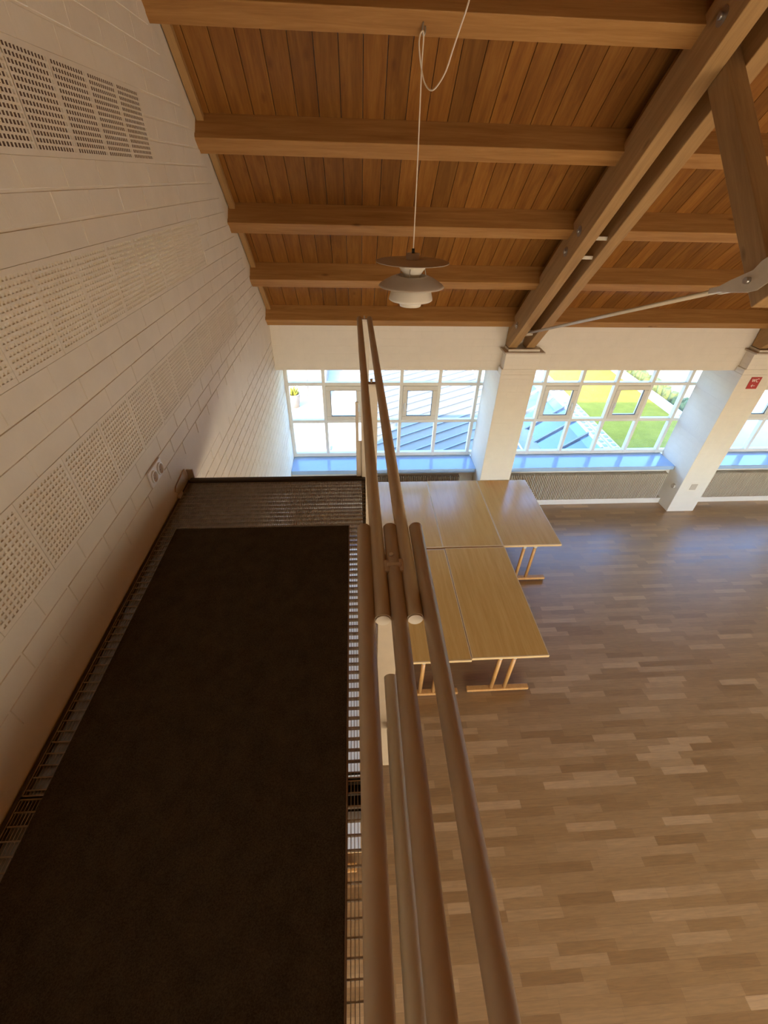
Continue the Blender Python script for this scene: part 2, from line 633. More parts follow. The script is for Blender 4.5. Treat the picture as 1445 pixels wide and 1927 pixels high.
def brick(bm, y0, y1, z0, z1, g=0.004, i=0.006):
    # the upright joints are painted nearly flush higher up the wall
    gy, iy = (g, i) if z0 < 3.72 else (0.0006, 0.0022)
    dx = random.uniform(-0.0008, 0.0008)
    a = [bm.verts.new((XL - D - 0.0005, y, z)) for y, z in ((y0 + gy, z0 + g), (y1 - gy, z0 + g), (y1 - gy, z1 - g), (y0 + gy, z1 - g))]
    c = [bm.verts.new((XL + dx, y, z)) for y, z in ((y0 + iy, z0 + i), (y1 - iy, z0 + i), (y1 - iy, z1 - i), (y0 + iy, z1 - i))]
    bm.faces.new(c)
    for k in range(4):
        bm.faces.new((a[k], a[(k + 1) % 4], c[(k + 1) % 4], c[k]))


C_VERGE = 8.86
PANELS = []
for k in range(-32, 40):
    z0 = Z0 + k * COURSE
    z1 = z0 + COURSE
    if z1 > 7.6 or z0 < 0.05:
        continue
    if 2.955 < (z0 + z1) / 2 < 3.19:
        continue
    m = k % 6
    prow = k >= 0 and k // 6 in (0, 1, 2) and m in (0, 1, 2)
    pr = k // 6
    off = 0.1425 if (k % 2) else 0.0
    y = 1.14 - 0.285 * 12 + off
    while y < 6.55:
        ya, yb = max(y, -2.2), min(y + 0.285, 6.6)
        y += 0.285
        if yb - ya < 0.04:
            continue
        if prow:
            if yb < P_BEG:
                pass
            else:
                ya = max(ya, P_END[pr])
                if yb - ya < 0.03:
                    continue
        if yb + z1 > C_VERGE:                       # courses stop at the smooth verge strip
            yb = C_VERGE - z1
            if yb - ya < 0.05:
                continue
        if z1 > 2.5 and yb > 6.35:
            continue
        brick(wall.bm, ya, yb, z0, z1)
# smooth concrete band
wall.bm.faces.new([wall.bm.verts.new((XL - 0.0005, y_, z_)) for y_, z_ in ((-2.2, 2.962), (5.9, 2.962), (5.9, 3.186), (-2.2, 3.186))])
wall.bm.faces.new([wall.bm.verts.new((XL - 0.0003, y_, z_)) for y_, z_ in ((5.9, C_VERGE + 0.01 - 5.9), (5.9, C_CEIL + 0.03 - 5.9), (RIDGE_Y, C_CEIL + 0.03 - RIDGE_Y), (RIDGE_Y, C_VERGE + 0.01 - RIDGE_Y))])
wall_left = struct(wall.build("wall_left", MAT['wall'], recalc=False))

# perforated acoustic bricks: grid of bars over a recessed back
def perforated(open_slots):
    mb = MB()
    w, h = 0.285, 3 * COURSE
    mg = 0.011
    nx, nz = 13, 14
    px_, pz_ = (w - 2 * mg) / nx, (h - 2 * mg) / nz
    dep = 0.033 if open_slots else 0.0055
    sx, sz = (0.0112, 0.0122) if open_slots else (0.0120, 0.0108)
    f = 0.0
    mb.box(-dep - 0.002, -dep, 0.001, w - 0.001, -0.003, h + 0.003, 1 if open_slots else 0)
    mb.box(-dep, f, 0.001, mg + (px_ - sx) / 2, -0.003, h + 0.003)
    mb.box(-dep, f, w - mg - (px_ - sx) / 2, w - 0.001, -0.003, h + 0.003)
    for i in range(1, nx):
        c = mg + i * px_
        mb.box(-dep, f, c - (px_ - sx) / 2, c + (px_ - sx) / 2, 0.006, h - 0.006)
    for j in range(nz + 1):
        c = mg + j * pz_
        z_a, z_b = c - (pz_ - sz) / 2, c + (pz_ - sz) / 2
        if j == 0:
            z_a = -0.0035
        if j == nz:
            z_b = h + 0.0035
        mb.box(-dep, f + 0.0004, 0.0015, w - 0.0015, z_a, z_b)
    if open_slots:                    # bare clay inside the open slots
        for fc in mb.bm.faces:
            fc.normal_update()
            xs_f = [v.co.x for v in fc.verts]
            if max(xs_f) - min(xs_f) > 0.001 and 0.002 < min(v.co.y for v in fc.verts) and 0.0 < min(v.co.z for v in fc.verts) and max(v.co.z for v in fc.verts) < h:
                fc.material_index = 1
    return mb


proto = {}
for row, opened in enumerate((False, False, True)):
    y_end = P_END[row]
    pitch = 0.285 if row < 2 else 0.2795
    y = y_end - pitch * int((y_end - P_BEG) / pitch)
    z = Z0 + row * 6 * COURSE
    while y < y_end - 0.1:
        if opened not in proto:
            o = perforated(opened).build("perforated_brick", [MAT['wall'], MAT['slot']])
            proto[opened] = o
        else:
            o = proto[opened].copy()
            COL.objects.link(o)
        o.location = (XL, y, z)
        o.parent = wall_left
        if opened:
            o['label'] = "perforated brick with open dark slots"
        y += pitch

# rear, right walls
rw = MB()
for xa, xb in ((XL - 0.3, -0.4), (10.0, XR)):
    rw.box(xa, xb, YB - 0.3, YB, 0, 3.3)
rw.box(-0.4, 10.0, YB - 0.3, YB, 0, 0.8)
rw.box(-0.4, 10.0, YB - 0.3, YB, 2.5, 3.3)
for xa in (2.3, 5.85, 9.4):
    rw.box(xa - 0.25, xa + 0.25, YB - 0.3, YB, 0.8, 2.5)
struct(rw.build("wall_rear", MAT['wall']))
struct(MB().prism([(XR, 6.62, 0), (XR, 6.62, 2.6), (XR, RIDGE_Y, C_CEIL - RIDGE_Y), (XR, YB, C_CEIL - 2 * RIDGE_Y + YB), (XR, YB, 0)], (0.25, 0, 0)).build("wall_right", MAT['brickpaint']))

# front wall: brick band above the windows and the low wall under the sill
fw = MB()
fw.box(XL - 0.2, XR, YP, 6.46, 2.50, 3.22)
fw.box(XL - 0.2, XR, 6.40, 6.55, 0.0, 0.70)
for xa, xb in ((XL - 0.2, 1.99), (2.50, 5.52), (6.03, 9.05), (9.56, XR)):
    fw.box(xa, xb, 6.03, 6.398, 0.0, 0.70)
struct(fw.build("wall_front", MAT['brickpaint']))

# ---------------------------------------------------------------- ceiling
def slope_pt(x, y, c):
    return (x, y, c - y)


ceil = MB()
x = 0.0855 - 0.155 * 8
while x < XR:
    xa, xb = max(x + 0.002, XL - 0.25), min(x + 0.153, XR)
    poly = [(xa, RIDGE_Y - 0.1, C_CEIL - RIDGE_Y + 0.1), (xb, RIDGE_Y - 0.1, C_CEIL - RIDGE_Y + 0.1), (xb, 6.72, C_CEIL - 6.72), (xa, 6.72, C_CEIL - 6.72)]
    ceil.prism(poly, (0, 0.014, 0.014))
    x += 0.155
struct(ceil.build("ceiling", MAT['boards'], bevel=0.0025))
struct(MB().prism([(XL - 0.3, RIDGE_Y, C_CEIL - RIDGE_Y + 0.03), (XR, RIDGE_Y, C_CEIL - RIDGE_Y + 0.03), (XR, 6.74, C_CEIL - 6.74 + 0.03), (XL - 0.3, 6.74, C_CEIL - 6.74 + 0.03)], (0, 0.16, 0.16)).build("roof_front", MAT['slate']))
struct(MB().prism([(XL - 0.3, RIDGE_Y + 0.1, C_CEIL - RIDGE_Y + 0.1), (XR, RIDGE_Y + 0.1, C_CEIL - RIDGE_Y + 0.1), (XR, YB - 0.8, C_CEIL - 2 * RIDGE_Y + YB - 0.8), (XL - 0.3, YB - 0.8, C_CEIL - 2 * RIDGE_Y + YB - 0.8)], (0, -0.14, 0.14)).build("ceiling_rear", MAT['boards']))

# purlins: square-cut timbers running from the gable wall
ORD = {0: None}
PUR_N = ["topmost roof purlin in view, cut by the upper edge above the cord hook", "roof purlin second from the top, crossed by the thin lamp cord", "roof purlin third from the top, middle one of the five", "roof purlin fourth from the top, passing behind the upper lamp shade", "lowest roof purlin, lying on top of the white wall above the windows"]
pur0 = None
for i in range(-4, 5):
    yf = 3.582 + 0.532 * i          # far lower edge
    pts = [(XL - 0.04, yf, C_PUR - yf), (XL - 0.04, yf - 0.085, C_PUR - yf + 0.085)]
    a, c = pts
    d = 0.2 / math.sqrt(2)
    poly = [a, c, (c[0], c[1] + d, c[2] + d), (a[0], a[1] + d, a[2] + d)]
    lab = PUR_N[i] if i >= 0 else "roof purlin higher up the slope, above the picture"
    if i < 0:
        lab = "roof purlin near the ridge above the frame"
    if pur0 is None:
        o = MB().prism(poly, (XR - XL + 0.04, 0, 0)).build("roof_purlin", MAT['beam'], bevel=0.004, loc=(0, yf, C_PUR - yf))
        pur0 = o
    else:
        o = pur0.copy()
        COL.objects.link(o)
        o.location = (0, yf, C_PUR - yf)
    tag(o, lab, "beam", "roof purlins", 'thing')
struct(MB().cbox((XL + 0.035, 1.2, C_CEIL - 1.2 - 0.06), (XL + 0.035, 5.8, C_CEIL - 5.8 - 0.06), 0.04, 0.05, (1, 0, 0)).build("trim_1", MAT['rafter']))

# ---------------------------------------------------------------- pillars and trusses
def make_pillar(xc, label):
    t = thing("brick_pillar", label, "pillar", (xc, 0, 0), "brick pillars", kind='thing')
    w = 0.247
    m = MB()
    m.box(-w, w, 5.662, 6.39, 0.0, 2.495)
    m.box(-w, w, 5.662, YP - 0.002, 2.4949, 2.57)
    m.box(-w + 0.02, w + 0.02, 5.663, YP - 0.002, 2.57, 2.80)
    m.build("shaft", MAT['brickpaint'], t, bevel=0.006)
    c = MB()
    c.prism([(-w - 0.02, 5.60, 2.795), (w + 0.04, 5.60, 2.795), (w + 0.04, YP, 2.795), (-w - 0.02, YP, 2.795)], (0, 0, 0.022))
    c.build("capital_slab", MAT['vent'], t, bevel=0.004)
    c = MB()
    c.box(-0.215, 0.215, 5.63, YP, 2.817, 2.85)
    c.build("bearing_plate", MAT['steelpaint'], t, bevel=0.003)
    return t


P1X, P2X, P3X = 2.245, 5.775, 9.305
make_pillar(P1X, "white brick pillar standing between the first and the second window bay, behind the tables")
make_pillar(P2X, "white brick pillar carrying the red WC sign")
make_pillar(P3X, "white brick pillar farther right, beyond the pillar with the red sign")


def make_truss(x0, label):
    """double rafter, strut, tie rods and gusset plates; x0 = centre of the pair"""
    t = thing("roof_truss", label, "truss", (x0, 5.66, 2.85), "roof trusses", kind='thing')
    L = (x0, 5.66, 2.85)

    def B(mb, name, mat, bevel=0.003, parent=t):
        o = mb.build(name, mat, parent, bevel=bevel, loc=L)
        o.location = (0, 0, 0)
        return o

    for s in (-1, 1):
        xa, xb = (x0 - 0.178, x0 - 0.062) if s < 0 else (x0 + 0.062, x0 + 0.178)
        h = (C_RT - C_RB)
        poly = [(xa, 5.66, C_RB - 5.66), (xa, RIDGE_Y, C_RB - RIDGE_Y), (xa, RIDGE_Y, C_RT - RIDGE_Y), (xa, 5.80, C_RT - 5.80), (xa, 5.80, C_RB - 5.66)]
        o = B(MB().prism(poly, (xb - xa, 0, 0)), "rafter", MAT['rafter'], 0.006)
        xs = xa if s < 0 else xb
        # bolts on the outer face
        for yy in (5.52, 4.62, 4.44, 3.37):
            cc = (C_RT + C_RB) / 2 - 0.02
            b_ = MB()
            b_.tube([(xs - 0.002 * s * -1, yy, cc - yy), (xs + s * 0.004, yy, cc - yy)], 0.042, 20)
            b_.tube([(xs, yy, cc - yy), (xs + s * 0.022, yy, cc - yy)], 0.017, 6)
            q = b_.build("bolt", MAT['bolt'], o, loc=L)
            q.location = (0, 0, 0)
    # strut, square to the slope
    y1, z1 = 2.326, 4.137
    top = 1.24
    dvec = Vector((0, 0.7482, 0.6635))
    nvec = Vector((0, 0.6635, -0.7482))
    base = Vector((x0 - 0.06, y1, z1))
    poly = [base - nvec * 0.067, base + nvec * 0.067, base + nvec * 0.067 + dvec * (top + 0.38), base - nvec * 0.067 + dvec * (top + 0.38)]
    B(MB().prism([tuple(p) for p in poly], (0.12, 0, 0)), "strut", MAT['strut'], 0.005)
    # tie rods from the foot to the node and on to the far side
    node = Vector((x0, 2.60, 4.15))
    foot = Vector((x0, 5.60, 3.06))
    for s in (-1, 1):
        B(MB().tube([foot + Vector((s * 0.022, 0, 0)), node + Vector((s * 0.022, 0.12, -0.043))], 0.011, 10), "tie_rod", MAT['steelpaint'], 0)
        B(MB().tube([Vector((x0 + s * 0.022, 2.3, 4.3)), Vector((x0 + s * 0.022, -0.3, 4.3))], 0.011, 10), "tie_rod", MAT['steelpaint'], 0)
    B(MB().cbox(foot + Vector((0, 0.05, -0.02)), foot + Vector((0, -0.10, 0.035)), 0.09, 0.06), "tie_anchor", MAT['steelpaint'])
    for s in (-1, 1):
        xx = x0 + s * 0.064
        prof = [(2.65, 4.113), (2.655, 4.14), (2.587, 4.186), (2.465, 4.255), (2.44, 4.30), (2.36, 4.37), (2.16, 4.40), (2.14, 4.25), (2.335, 4.217), (2.38, 4.172), (2.437, 4.150), (2.559, 4.126)]
        g = B(MB().prism([(xx, yy, zz) for yy, zz in prof], (0.008 * s, 0, 0)), "gusset_plate", MAT['steelpaint'], 0.002)
        for yy, zz in ((2.46, 4.205), (2.27, 4.30)):
            q = MB().tube([(xx, yy, zz), (xx + 0.03 * s, yy, zz)], 0.018, 6).build("bolt", MAT['bolt'], g, loc=L)
            q.location = (0, 0, 0)
        B(MB().cbox(node + Vector((s * 0.03, -0.02, 0.005)), node + Vector((s * 0.03, 0.15, -0.053)), 0.030, 0.034), "rod_socket", MAT['steelpaint'], 0.003)
    # spacer cleats between the two rafters
    for yy in (4.55, 4.38):
        B(MB().box(x0 - 0.06, x0 + 0.06, yy - 0.02, yy + 0.02, C_RB - yy + 0.06, C_RB - yy + 0.09), "spacer", MAT['steelpaint'], 0.002)
    return t


make_truss(2.21, "timber roof truss of two rafters rising from the pillar beside the tables, bolted and braced")
make_truss(2.21 + 3.53, "roof truss whose bolted rafter foot shows on the pillar with the red sign")

# ---------------------------------------------------------------- windows, sill, radiators
YW = 6.42
BARS = (1.43, 2.062)


def make_window(n, x0, x1, mull, sashes, handles):
    w = thing("window_%d" % n, "", "window", (0, 0, 0))
    for k_ in ('label', 'category'):
        del w[k_]
    w['kind'] = 'structure'
    f = MB()
    hw_ = 0.026
    f.box(x0, x1, YW, YW + 0.07, 0.77, 0.835)
    f.box(x0, x1, YW, YW + 0.07, 2.62, 2.70)
    xs = [x0] + list(mull) + [x1]
    for i, m in enumerate(xs):
        f.box(m - hw_, m + hw_, YW - 0.004, YW + 0.075, 0.77, 2.68)
    for z in BARS:
        f.box(x0, x1, YW, YW + 0.07, z - 0.026, z + 0.026)
    f.build("window_frame", MAT['frame'], w, bevel=0.004)
    for i in range(len(xs) - 1):
        for j, (za, zb) in enumerate(((0.80, BARS[0]), (BARS[0], BARS[1]), (BARS[1], 2.64))):
            if (i in sashes) and j == 1:
                continue
            MB().box(xs[i] + 0.02, xs[i + 1] - 0.02, YW + 0.034, YW + 0.038, za + 0.02, zb - 0.02).build("pane", MAT['glass'], w)
    for i, side in zip(sashes, handles):
        xa, xb, za, zb = xs[i] + 0.026, xs[i + 1] - 0.026, BARS[0] + 0.026, BARS[1] - 0.026
        s = MB()
        fw_ = 0.072
        s.box(xa, xb, YW - 0.02, YW + 0.05, za, za + fw_)
        s.box(xa, xb, YW - 0.02, YW + 0.05, zb - fw_, zb)
        s.box(xa, xa + fw_, YW - 0.02, YW + 0.05, za + fw_, zb - fw_)
        s.box(xb - fw_, xb, YW - 0.02, YW + 0.05, za + fw_, zb - fw_)
        so = s.build("sash", MAT['sash'], w, bevel=0.006)
        MB().box(xa + fw_ - 0.005, xb - fw_ + 0.005, YW + 0.014, YW + 0.018, za + fw_ - 0.005, zb - fw_ + 0.005).build("sash_pane", MAT['glass'], so)
        g = MB()
        a, b2, c, d = xa + fw_, xb - fw_, za + fw_, zb - fw_
        g.box(a, b2, YW - 0.004, YW + 0.004, c, c + 0.008)
        g.box(a, b2, YW - 0.004, YW + 0.004, d - 0.008, d)
        g.box(a, a + 0.008, YW - 0.004, YW + 0.004, c + 0.008, d - 0.008)
        g.box(b2 - 0.008, b2, YW - 0.004, YW + 0.004, c + 0.008, d - 0.008)
        g.build("gasket", MAT['dark'], so)
        hx = (xb - fw_ / 2) if side > 0 else (xa + fw_ / 2)
        hz = (za + zb) / 2 - 0.02
        h = MB()
        h.box(hx - 0.014, hx + 0.014, YW - 0.03, YW - 0.018, hz - 0.04, hz + 0.04)
        h.tube([(hx, YW - 0.02, hz + 0.02), (hx, YW - 0.055, hz + 0.02), (hx, YW - 0.058, hz - 0.01), (hx, YW - 0.05, hz - 0.10)], 0.010, 8)
        h.build("handle", MAT['frame'], so)
    return w


make_window(1, -1.07, 2.40, (-0.505, 0.103, 0.713, 1.318, 1.935), (1, 3), (1, -1))
make_window(2, 2.46, 5.97, (3.016, 3.62, 4.22, 4.82, 5.43), (1, 3), (1, -1))
make_window(3, 6.03, 9.5, (6.546, 7.15, 7.75, 8.35, 8.96), (1, 3), (1, -1))

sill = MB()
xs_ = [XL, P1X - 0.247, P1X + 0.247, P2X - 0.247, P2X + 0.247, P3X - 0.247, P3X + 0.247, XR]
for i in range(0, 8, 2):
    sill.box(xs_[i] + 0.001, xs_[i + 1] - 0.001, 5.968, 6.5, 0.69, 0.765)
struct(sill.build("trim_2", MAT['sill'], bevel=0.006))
pl = MB()
for i in range(0, 8, 2):
    pl.box(xs_[i] + 0.001, xs_[i + 1] - 0.001, 5.925, 6.04, 0.0, 0.108)
struct(pl.build("baseboard_front", MAT['plinth'], bevel=0.004))


def make_radiator(x0, x1, label):
    t = thing("radiator", label, "radiator", ((x0 + x1) / 2, 5.95, 0.11), "finned radiators under the windows")
    L = ((x0 + x1) / 2, 5.95, 0.11)

    def B(mb, name, mat, bevel=0.0):
        o = mb.build(name, mat, t, bevel=bevel, loc=L)
        o.location = (0, 0, 0)
    B(MB().box(x0, x1, 5.985, 6.015, 0.112, 0.625), "back_panel", MAT['radiator'], 0.003)
    f = MB()
    n = int((x1 - x0) / 0.031)
    for i in range(n):
        xx = x0 + (i + 0.5) * (x1 - x0) / n
        f.box(xx - 0.0075, xx + 0.0075, 5.924, 5.986, 0.112, 0.634)
    B(f, "fins", MAT['radiator'], 0.003)
    B(MB().box(x0 - 0.004, x0, 5.92, 6.018, 0.11, 0.638), "end_cap", MAT['radiator'])
    B(MB().box(x1, x1 + 0.004, 5.92, 6.018, 0.11, 0.638), "end_cap", MAT['radiator'])
    return t


make_radiator(-0.9, 1.72, "finned radiator under the first window, mostly hidden behind the far table row")
make_radiator(2.64, 5.43, "long finned cream radiator under the middle window, between the two nearest pillars")
make_radiator(6.17, 8.95, "finned cream radiator right of the pillar with the red sign")

# ---------------------------------------------------------------- things on the pillars and the wall
t = thing("toilet_sign", "small red square WC sign with a left arrow high on the white pillar", "sign", (5.772, 5.66, 2.375))
MB().box(-0.08, 0.08, -0.006, 0.0, -0.087, 0.087).build("sign_plate", MAT['red'], t, bevel=0.0015)


def glyph(segs, name, wd=0.009):
    m = MB()
    for a, c in segs:
        m.cbox((a[0], -0.0068, a[1]), (c[0], -0.0068, c[1]), wd, 0.0018, (0, 1, 0))
    return m.build(name, MAT['signwhite'], t)


wseg = [((-0.052, 0.062), (-0.039, 0.018)), ((-0.039, 0.018), (-0.026, 0.058)), ((-0.026, 0.058), (-0.013, 0.018)), ((-0.013, 0.018), (0.0, 0.062))]
cc = [(0.034 + 0.021 * math.cos(math.radians(a)), 0.04 + 0.024 * math.sin(math.radians(a))) for a in range(50, 311, 20)]
cseg = list(zip(cc, cc[1:]))
glyph(wseg + cseg, "lettering")
glyph([((-0.026, -0.04), (0.034, -0.04)), ((-0.026, -0.04), (-0.004, -0.021)), ((-0.026, -0.04), (-0.004, -0.059))], "arrow", 0.007)

t = thing("vent_cover", "square beige vent cover low on the front of the pillar with the red sign", "vent", (5.767, 5.66, 0.533))
MB().box(-0.083, 0.083, -0.004, 0.0, -0.085, 0.085).build("plate", MAT['wall'], t, bevel=0.002)
MB().box(-0.056, 0.056, -0.010, -0.003, -0.058, 0.058).build("cover", MAT['vent'], t, bevel=0.003)
tag(MB().tube([(5.528, 5.79, 0.47), (5.50, 5.79, 0.47)], [0.045, 0.038], 20).build("wall_box", MAT['vent']), "small round beige box low on the left side of the pillar with the red sign", "junction box")
# thin ridge line near the top of the pillar shafts is part of the paint material

t = thing("double_socket", "white double wall socket on the painted brick wall above the walkway", "socket", (XL, 1.995, 3.322))
MB().box(0.0, 0.011, -0.085, 0.085, -0.046, 0.046).build("cover_plate", MAT['socket'], t, bevel=0.003)
for s in (-1, 1):
    m = MB()
    yc = s * 0.041
    rings = [(0.033, 0.011), (0.034, 0.020), (0.029, 0.022), (0.0265, 0.020), (0.0255, 0.0115)]
    n = 32
    rr = []
    for ra, xx in rings:
        rr.append([m.bm.verts.new((xx, yc + ra * math.cos(2 * PI * k / n), ra * math.sin(2 * PI * k / n))) for k in range(n)])
    for a, c in zip(rr, rr[1:]):
        for k in range(n):
            m.bm.faces.new((a[k], a[(k + 1) % n], c[(k + 1) % n], c[k]))
    o = m.build("socket_ring", MAT['socket'], t)
    w2 = MB()
    w2.tube([(0.0112, yc, 0), (0.0125, yc, 0)], 0.0262, 32)
    w2.build("socket_well", MAT['socketshade'], o)
    h = MB()
    for dz in (-0.0095, 0.0095):
        h.tube([(0.0124, yc, dz), (0.0132, yc, dz)], 0.0025, 10)
    h.build("pin_hole", MAT['dark'], o)

# ---------------------------------------------------------------- walkway: grating panels, frame, carpet
ZW = 3.045
WX0, WX1, WY0, WY1 = -1.078, 0.052, -0.9, 2.30


def grating(y0, y1, label):
    t = thing("steel_grating", label, "grating", ((WX0 + WX1) / 2, (y0 + y1) / 2, ZW), "walkway grating panels")
    L = ((WX0 + WX1) / 2, (y0 + y1) / 2, ZW)
    b1 = MB()
    n = int((WX1 - WX0 - 0.02) / 0.0108)
    for i in range(n + 1):
        x = WX0 + 0.010 + i * 0.0108
        b1.box(x - 0.0009, x + 0.0009, y0, y1, ZW - 0.025, ZW - 0.001)
    o = b1.build("bearing_bars", MAT['zinc'], t, loc=L)
    o.location = (0, 0, 0)
    b2_ = MB()
    y = y0 + 0.018
    while y < y1:
        b2_.box(WX0 + 0.005, WX1 - 0.005, y - 0.0020, y + 0.0020, ZW - 0.020, ZW - 0.0005)
        y += 0.0368
    o = b2_.build("cross_rods", MAT['zinc'], t, loc=L)
    o.location = (0, 0, 0)
    e = MB()
    e.box(WX0, WX1, y0, y0 + 0.004, ZW - 0.03, ZW)
    e.box(WX0, WX1, y1 - 0.004, y1, ZW - 0.03, ZW)
    e.box(WX0, WX0 + 0.004, y0, y1, ZW - 0.03, ZW)
    e.box(WX1 - 0.004, WX1, y0, y1, ZW - 0.03, ZW)
    o = e.build("banding", MAT['zinc'], t, loc=L)
    o.location = (0, 0, 0)


grating(0.553, 2.296, "far steel grating panel of the walkway, showing uncovered beyond the carpet")
grating(-1.2, 0.547, "near steel grating panel of the walkway, under the closest part of the carpet")

t = thing("walkway_frame", "dark steel edge frame carrying the walkway gratings along the white wall", "walkway frame", (0, 0, ZW))


def Bt(mb, name, mat, par, L, bevel=0.0):
    o = mb.build(name, mat, par, bevel=bevel, loc=L)
    o.location = (0, 0, 0)
    return o


LW = (0, 0, ZW)
m = MB()
m.box(WX0 - 0.012, WX0, -1.2, 2.33, ZW - 0.12, ZW + 0.002)
m.box(WX0 - 0.012, WX0 + 0.028, -1.2, 2.30, ZW - 0.036, ZW - 0.030)
Bt(m, "wall_angle", MAT['darksteel'], t, LW, 0.002)
m = MB()
m.box(WX1, WX1 + 0.012, -1.2, 2.33, ZW - 0.12, ZW + 0.002)
m.box(WX1 - 0.028, WX1 + 0.012, -1.2, 2.30, ZW - 0.036, ZW - 0.030)
Bt(m, "rail_side_angle", MAT['darksteel'], t, LW, 0.002)
m = MB()
m.box(WX0 + 0.005, WX1, 2.298, 2.338, ZW - 0.10, ZW + 0.018)
Bt(m, "toe_bar", MAT['darksteel'], t, LW, 0.010)
m = MB()
m.box(WX0, WX1, 0.47, 0.56, ZW - 0.13, ZW - 0.036)
Bt(m, "cross_beam", MAT['darksteel'], t, LW)

t = thing("wall_bracket", "bent cream steel plate fixing the walkway end to the white brick wall", "bracket", (XL, 2.25, 3.06))
LB = (XL, 2.25, 3.06)
Bt(MB().prism([(XL + 0.0005, 2.345, 3.03), (XL + 0.0005, 2.325, 3.135), (XL + 0.0005, 2.15, 3.118), (XL + 0.0005, 2.13, 3.095), (XL + 0.0005, 2.20, 3.03)], (0.008, 0, 0)), "wall_plate", MAT['steelpaint'], t, LB, 0.002)
Bt(MB().box(XL + 0.008, XL + 0.05, 2.335, 2.345, 3.0, 3.12), "end_plate", MAT['steelpaint'], t, LB, 0.002)
Bt(MB().box(XL + 0.001, XL + 0.02, 2.13, 2.19, 3.02, 3.06), "lug", MAT['steelpaint'], t, LB, 0.004)

t = thing("carpet_runner", "long dark brown carpet runner lying on the steel walkway", "carpet", (-0.53, 0.4, ZW))
LC = (-0.53, 0.4, ZW)
Bt(MB().box(-1.006, -0.0575, -1.2, 1.837, ZW + 0.0005, ZW + 0.009), "pile", MAT['carpet'], t, LC, 0.003)
m = MB()
m.box(-0.0575, -0.0515, -1.2, 1.837, ZW + 0.0005, ZW + 0.010)
Bt(m, "edge_binding", MAT['binding'], t, LC, 0.002)

# ---------------------------------------------------------------- handrails
ZR = 4.028           # tube axis
RT = 0.0139


def flat_post(par, L, y, xc=0.056, name="post", zb=2.95):
    """flat-bar baluster with head plate, foot plate and clamp bolt"""
    p = MB()
    p.box(xc - 0.023, xc + 0.023, y - 0.006, y + 0.006, zb, ZR - 0.004)
    o = Bt(p, name, MAT['steelpaint'], par, L, 0.0015)
    hd = MB()
    hd.box(xc - 0.034, xc + 0.034, y - 0.012, y + 0.012, ZR - 0.010, ZR + 0.002)
    hd.tube([(xc, y, ZR - 0.02), (xc, y, ZR + 0.016)], 0.0045, 10)
    Bt(hd, "head_clamp", MAT['steelpaint'], o, L, 0.001)
    return o


# far section: two parallel tubes
LF = (0.055, 2.32, ZW)
t = thing("handrail", "far handrail section of two slim parallel tubes ending above the walkway end", "handrail", LF)
for xa, xb in ((0.0368, 0.0235), (0.0905, 0.0745)):
    m = MB()
    m.tube([(xa, 0.436, ZR), (xb, 2.318, ZR)], RT, 24)
    Bt(m, "rail_tube", MAT['tube'], t, LF)
    Bt(MB().tube([(xa, 0.4335, ZR), (xa, 0.4375, ZR)], RT * 0.86, 24), "end_cap", MAT['lampwhite'], t, LF)
    Bt(MB().tube([(xb, 2.316, ZR), (xb, 2.3225, ZR)], RT * 0.96, 24), "end_cap", MAT['lampwhite'], t, LF)
flat_post(t, LF, 1.455, 0.054)
ep = flat_post(t, LF, 2.318, 0.049)
m = MB()
m.box(-0.008, 0.05, 2.322, 2.332, 2.97, 3.32)
m.box(-0.008, 0.010, 2.322, 2.332, 3.32, 3.575)
Bt(m, "foot_plate", MAT['steelpaint'], t, LF, 0.002)
m = MB()
m.tube([(0.054, 0.62, 3.60), (0.052, 2.31, 3.60)], 0.010, 12)
m.tube([(0.056, 0.62, 3.26), (0.052, 2.31, 3.26)], 0.010, 12)

# near section: three tubes side by side, closed by the far section's tubes between them
LN = (0.064, 0.575, ZW)
t2 = thing("handrail", "near handrail section of three thick parallel tubes running under the camera", "handrail", LN)
for xx in (0.0100, 0.0640, 0.1180):
    m = MB()
    m.tube([(xx, -1.1, ZR), (xx, 0.668, ZR)], RT, 24)
    Bt(m, "rail_tube", MAT['tube'], t2, LN)
flat_post(t2, LN, 0.575, 0.060, zb=3.09)
flat_post(t2, LN, -0.45, 0.060, zb=3.05)
m = MB()
m.tube([(0.058, -1.1, 3.81), (0.058, 0.46, 3.81)], 0.0132, 20)
Bt(m, "middle_tube", MAT['steelpaint'], t2, LN)
m = MB()
m.tube([(0.088, -1.1, 3.36), (0.088, 0.56, 3.36)], 0.020, 20)
Bt(m, "lower_tube", MAT['steelpaint'], t2, LN)
m = MB()
m.tube([(0.0505, 0.535, ZR + 0.004), (0.0505, 0.565, ZR + 0.004)], 0.0075, 12)
m.tube([(0.0775, 0.535, ZR + 0.004), (0.0775, 0.568, ZR + 0.004)], 0.0075, 12)
m.box(0.0505, 0.0775, 0.545, 0.556, ZR + 0.006, ZR + 0.0140)
Bt(m, "latch_pin", MAT['tube'], t2, LN, 0.003)


